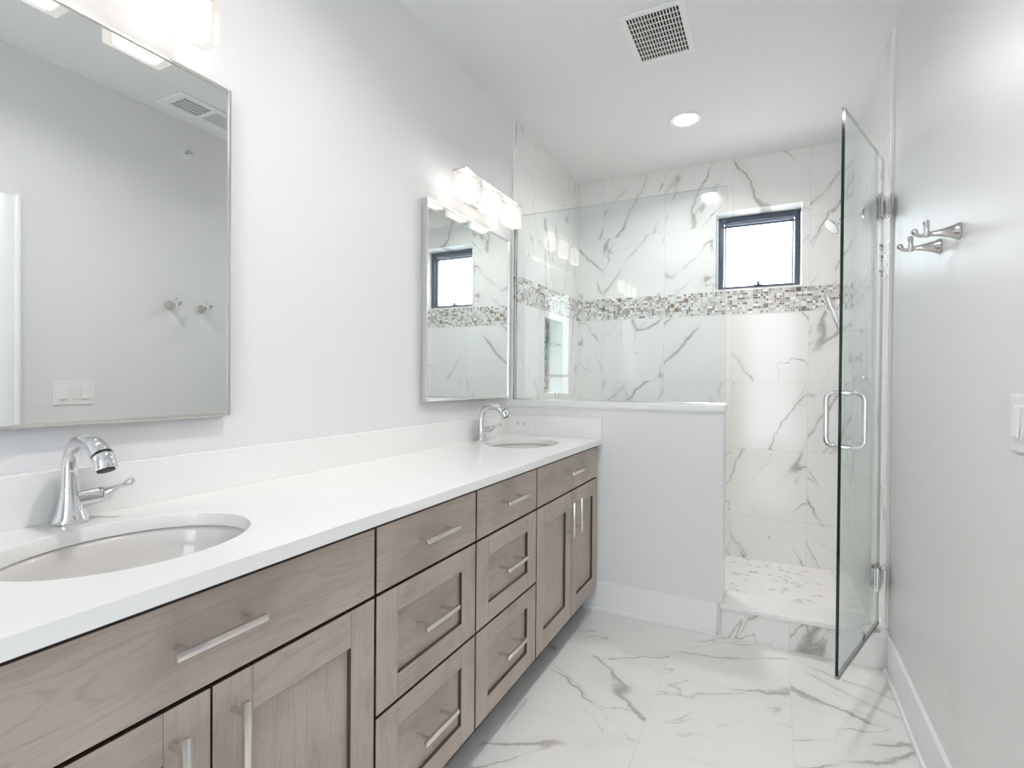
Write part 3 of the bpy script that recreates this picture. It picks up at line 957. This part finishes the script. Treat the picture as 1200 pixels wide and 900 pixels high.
HX, HY = 1.770, 2.712
EX, EY = 1.5655, 2.130
dv = Vector((EX - HX, EY - HY)); DL = dv.length; dv /= DL
nv = Vector((-dv.y, dv.x))          # towards the right wall
t = thing('shower_door', 'frameless clear glass shower door standing open toward the camera', 'shower door', (HX, HY, 0.17))
mid = (HX + dv.x * DL / 2, HY + dv.y * DL / 2)
bm = B(); glass_plate(bm, mid, dv, nv, DL / 2, 0.005, 0.180, ZG)
obj('pane', bm, ['glass', 'glass_edge'], t, False)
bm = B(); obox(bm, mid, dv, nv, DL / 2 - 0.001, 0.0065, 0.168, 0.1795, 0.001); obj('bottom_sweep', bm, 'seal', t, False)
def at(d, n, z):
    return Vector((HX + dv.x * d + nv.x * n, HY + dv.y * d + nv.y * n, z))
for s in (-1, 1):
    bm = B()
    d0, za, zb, so, rc = DL - 0.066, 0.972, 1.166, 0.060, 0.028
    n3 = Vector((nv.x, nv.y, 0)) * s
    up = Vector((0, 0, 1))
    p = [at(d0, s * 0.0052, za)]
    p += arc(at(d0, s * (so - rc), za + rc), rc, -PI / 2, 0, 8, n3, up)
    p += arc(at(d0, s * (so - rc), zb - rc), rc, 0, PI / 2, 8, n3, up)
    p += [at(d0, s * 0.0052, zb)]
    tube(bm, p, 0.0098, 16)
    for z in (za, zb):
        tube(bm, [at(d0, s * 0.0052, z), at(d0, s * 0.0080, z)], 0.0115, 16)
    obj('pull_handle', bm, 'chrome', t)
for z in (0.371, 1.949):
    bm = B()
    for s in (-1, 1):
        c = at(0.030, s * 0.0092, 0)
        obox(bm, (c.x, c.y), dv, nv, 0.032, 0.0038, z - 0.050, z + 0.050, 0.0012)
    c = at(-0.0065, 0, 0)
    tube(bm, [(c.x, c.y, z - 0.046), (c.x, c.y, z + 0.046)], 0.0085, 14)
    bx(bm, (1.7915, HY - 0.027, z - 0.050), (1.7968, HY + 0.027, z + 0.050), 0.0012)
    obox(bm, (1.784, HY), (1, 0), (0, 1), 0.0085, 0.012, z - 0.028, z + 0.028, 0.0012)
    obj('hinge', bm, 'steel', t, False)

# ------------------------------------------------------------------ shower fittings on the right tiled wall
XW = 1.797
t = thing('rain_shower', 'chrome wall-mounted shower head on an arm beside the window', 'shower head', (XW, 3.42, 2.10))
bm = B(); lathe(bm, [(0.030, 0.0005), (0.030, 0.004), (0.022, 0.009), (0.012, 0.013)], (XW, 3.42, 2.125), '-x'); obj('flange', bm, 'chrome', t)
bm = B(); tube(bm, [(XW - 0.010, 3.42, 2.125), (1.730, 3.42, 2.128), (1.705, 3.42, 2.124), (1.690, 3.42, 2.112), (1.680, 3.42, 2.098)], 0.0095, 14); obj('arm', bm, 'chrome', t)
bm = B(); hd = Vector((-0.76, -0.22, -0.60)).normalized(); hc = Vector((1.678, 3.42, 2.095))
ball(bm, hc, 0.014, sub=2)
lathe(bm, [(0.010, 0.008), (0.016, 0.014), (0.030, 0.026), (0.046, 0.034), (0.048, 0.042), (0.045, 0.045)], hc, hd, 28)
obj('head', bm, 'chrome', t)
bm = B()
sx = hd.orthogonal().normalized(); sy = hd.cross(sx)
lathe(bm, [(0.040, 0.0), (0.040, 0.0012)], hc + hd * 0.045, hd, 28)
for r, n in ((0.010, 6), (0.021, 12), (0.032, 18)):
    for k in range(n):
        a = 2 * PI * k / n
        p = hc + hd * 0.046 + (sx * math.cos(a) + sy * math.sin(a)) * r
        tube(bm, [p, p + hd * 0.004], [0.0028, 0.0018], 6, mi=1)
obj('spray_face', bm, ['nickel', 'plastic'], t)

HYY = 3.43
t = thing('hand_shower', 'chrome hand shower in a wall holder with a looping hose', 'hand shower', (XW, HYY, 1.2))
bm = B()
lathe(bm, [(0.024, 0.0005), (0.024, 0.004), (0.016, 0.010), (0.010, 0.014)], (XW, HYY, 1.490), '-x')
tube(bm, [(XW - 0.012, HYY, 1.490), (1.706, HYY, 1.490)], 0.0085, 14)
tube(bm, [(1.700, HYY, 1.472), (1.690, HYY, 1.510)], 0.0145, 16)
obj('holder', bm, 'chrome', t)
bm = B()
a, b = Vector((1.698, HYY, 1.478)), Vector((1.622, HYY, 1.700))
tube(bm, [a, a.lerp(b, 0.05), a.lerp(b, 0.75), a.lerp(b, 0.9), b], [0.010, 0.0150, 0.0150, 0.0165, 0.013], 18)
obj('wand', bm, 'chrome', t)
bm = B()
hp = []
P0, P1, P2, P3 = Vector((1.699, HYY, 1.477)), Vector((1.735, HYY, 0.42)), Vector((1.765, HYY - 0.03, 0.42)), Vector((1.762, HYY - 0.05, 1.145))
for k in range(41):
    f = k / 40
    hp.append(P0 * (1 - f) ** 3 + P1 * 3 * f * (1 - f) ** 2 + P2 * 3 * f * f * (1 - f) + P3 * f ** 3)
tube(bm, hp, 0.0058, 10)
obj('hose', bm, 'chrome', t)
bm = B()
lathe(bm, [(0.026, 0.0005), (0.026, 0.004), (0.016, 0.010), (0.011, 0.013)], (XW, HYY - 0.05, 1.165), '-x')
tube(bm, [(XW - 0.012, HYY - 0.05, 1.165), (1.766, HYY - 0.05, 1.165), (1.762, HYY - 0.05, 1.158), (1.762, HYY - 0.05, 1.144)], 0.0085, 14)
obj('supply_elbow', bm, 'chrome', t)

def shower_valve(y, z, rad, label):
    t = thing('shower_valve', label, 'shower valve', (XW, y, z), 'valves on the shower wall')
    bm = B(); lathe(bm, [(rad, 0.0005), (rad, 0.004), (rad * 0.8, 0.010), (rad * 0.42, 0.014), (rad * 0.36, 0.030)], (XW, y, z), '-x'); obj('escutcheon', bm, 'chrome', t)
    bm = B()
    lathe(bm, [(0.018, 0.028), (0.020, 0.034), (0.019, 0.060), (0.012, 0.066)], (XW, y, z), '-x', 24)
    tube(bm, [(XW - 0.050, y, z), (XW - 0.054, y - 0.03, z + 0.006), (XW - 0.060, y - 0.070, z + 0.014)], [0.008, 0.006, 0.0075], 14)
    tube(bm, [(XW - 0.050, y, z), (XW - 0.055, y, z + 0.035), (XW - 0.062, y, z + 0.050)], [0.007, 0.0055, 0.007], 14)
    obj('lever', bm, 'chrome', t)
    return t
shower_valve(3.46, 1.335, 0.040, 'small chrome shower valve with lever behind the glass door, the upper of two')
shower_valve(3.27, 1.225, 0.062, 'large round chrome shower valve behind the glass door, the lower of two')

t = thing('niche_shelf', 'small clear glass shelf inside the tiled shower niche', 'shelf', (-0.06, 3.35, 1.455))
bm = B(); bx(bm, (-0.106, NY0 + 0.009, 1.452), (-0.004, NY1 - 0.009, 1.460))
bm.normal_update()
for f in bm.faces:
    f.material_index = 0 if abs(f.normal.z) > 0.9 else 1
obj('pane', bm, ['shelf_glass', 'shelf_edge'], t, False)

# ------------------------------------------------------------------ wall fittings
def robe_hook(y, z, label):
    t = thing('robe_hook', label, 'hook', (XR, y, z), 'robe hooks on the right wall')
    bm = B()
    lathe(bm, [(0.0225, 0.0005), (0.0235, 0.003), (0.0222, 0.007), (0.0195, 0.011), (0.0155, 0.022), (0.0115, 0.036), (0.0085, 0.050), (0.0068, 0.060), (0.0064, 0.070)], (XR, y, z), '-x', 28)
    obj('base', bm, 'steel', t)
    bm = B()
    x = XR - 0.073
    tube(bm, [(x, y, z - 0.009), (x, y, z + 0.012), (x - 0.001, y, z + 0.034), (x - 0.001, y, z + 0.038)], [0.0072, 0.0066, 0.0082, 0.0060], 18)
    obj('post', bm, 'steel', t)
    bm = B()
    tube(bm, [(x - 0.003, y, z - 0.003), (x - 0.014, y, z - 0.004), (x - 0.022, y, z + 0.001), (x - 0.026, y, z + 0.007), (x - 0.029, y, z + 0.012), (x - 0.031, y, z + 0.015)], [0.0052, 0.005, 0.0055, 0.0085, 0.0085, 0.005], 16)
    obj('prong', bm, 'steel', t)
    return t
h1 = robe_hook(1.822, 1.618, 'nearer of two polished nickel robe hooks on the right wall')
dup(h1, (XR, 2.008, 1.620), 'farther of two polished nickel robe hooks on the right wall, closer to the shower door')

t = thing('light_switch', 'white three-rocker light switch plate at the right edge, on the right wall', 'light switch', (XR, 1.365, 1.125))
y0, y1, z0, z1 = 1.276, 1.449, 1.065, 1.180
bm = B(); bx(bm, (XR - 0.006, y0, z0), (XR - 0.0005, y1, z1), 0.0018); obj('plate', bm, 'plastic', t, False)
for k in range(3):
    y = (y0 + y1) / 2 + (k - 1) * 0.046
    bm = B(); bx(bm, (XR - 0.0075, y - 0.0175, 1.0905), (XR - 0.0055, y + 0.0175, 1.1595), 0.0005); fr_ = obj('rocker_frame', bm, 'plastic', t, False)
    q = bmesh.new(); bx(q, (-0.004, -0.0155, -0.0325), (0.0, 0.0155, 0.0325), 0.0012)
    bm = B(); merge(bm, q, 0, Matrix.Translation((XR - 0.0075, y, 1.125)) @ Matrix.Rotation(R(4 if k != 1 else -4), 4, 'Y'))
    obj('rocker', bm, 'plastic', t, False)
    for z in (1.077, 1.173):
        bm = B(); lathe(bm, [(0.0032, 0.0005), (0.0030, 0.0012), (0.001, 0.0016)], (XR - 0.0058, y, z), '-x', 12)
        obj('screw', bm, 'plastic', t)

t = thing('wall_outlet', 'white double power outlet on the side splash beside the far sink', 'outlet', (0.105, YH - 0.02, 0.957))
ys = YH - 0.020
bm = B(); bx(bm, (0.047, ys - 0.0055, 0.9205), (0.160, ys - 0.0005, 0.992), 0.0016); obj('plate', bm, 'plastic', t, False)
for s in (-1, 1):
    cx = 0.1035 + s * 0.0195
    bm = B(); bx(bm, (cx - 0.0145, ys - 0.0075, 0.9415), (cx + 0.0145, ys - 0.005, 0.9715), 0.002); rc_ = obj('receptacle', bm, 'plastic', t, False)
    bm = B()
    bx(bm, (cx - 0.0055, ys - 0.0079, 0.9620), (cx + 0.0045, ys - 0.0073, 0.9645))
    bx(bm, (cx - 0.0055, ys - 0.0079, 0.9490), (cx + 0.0030, ys - 0.0073, 0.9515))
    lathe(bm, [(0.0026, 0.0), (0.0026, 0.0006)], (cx - 0.0098, ys - 0.0073, 0.9568), '-y', 12)
    obj('slots', bm, 'black', rc_, False)
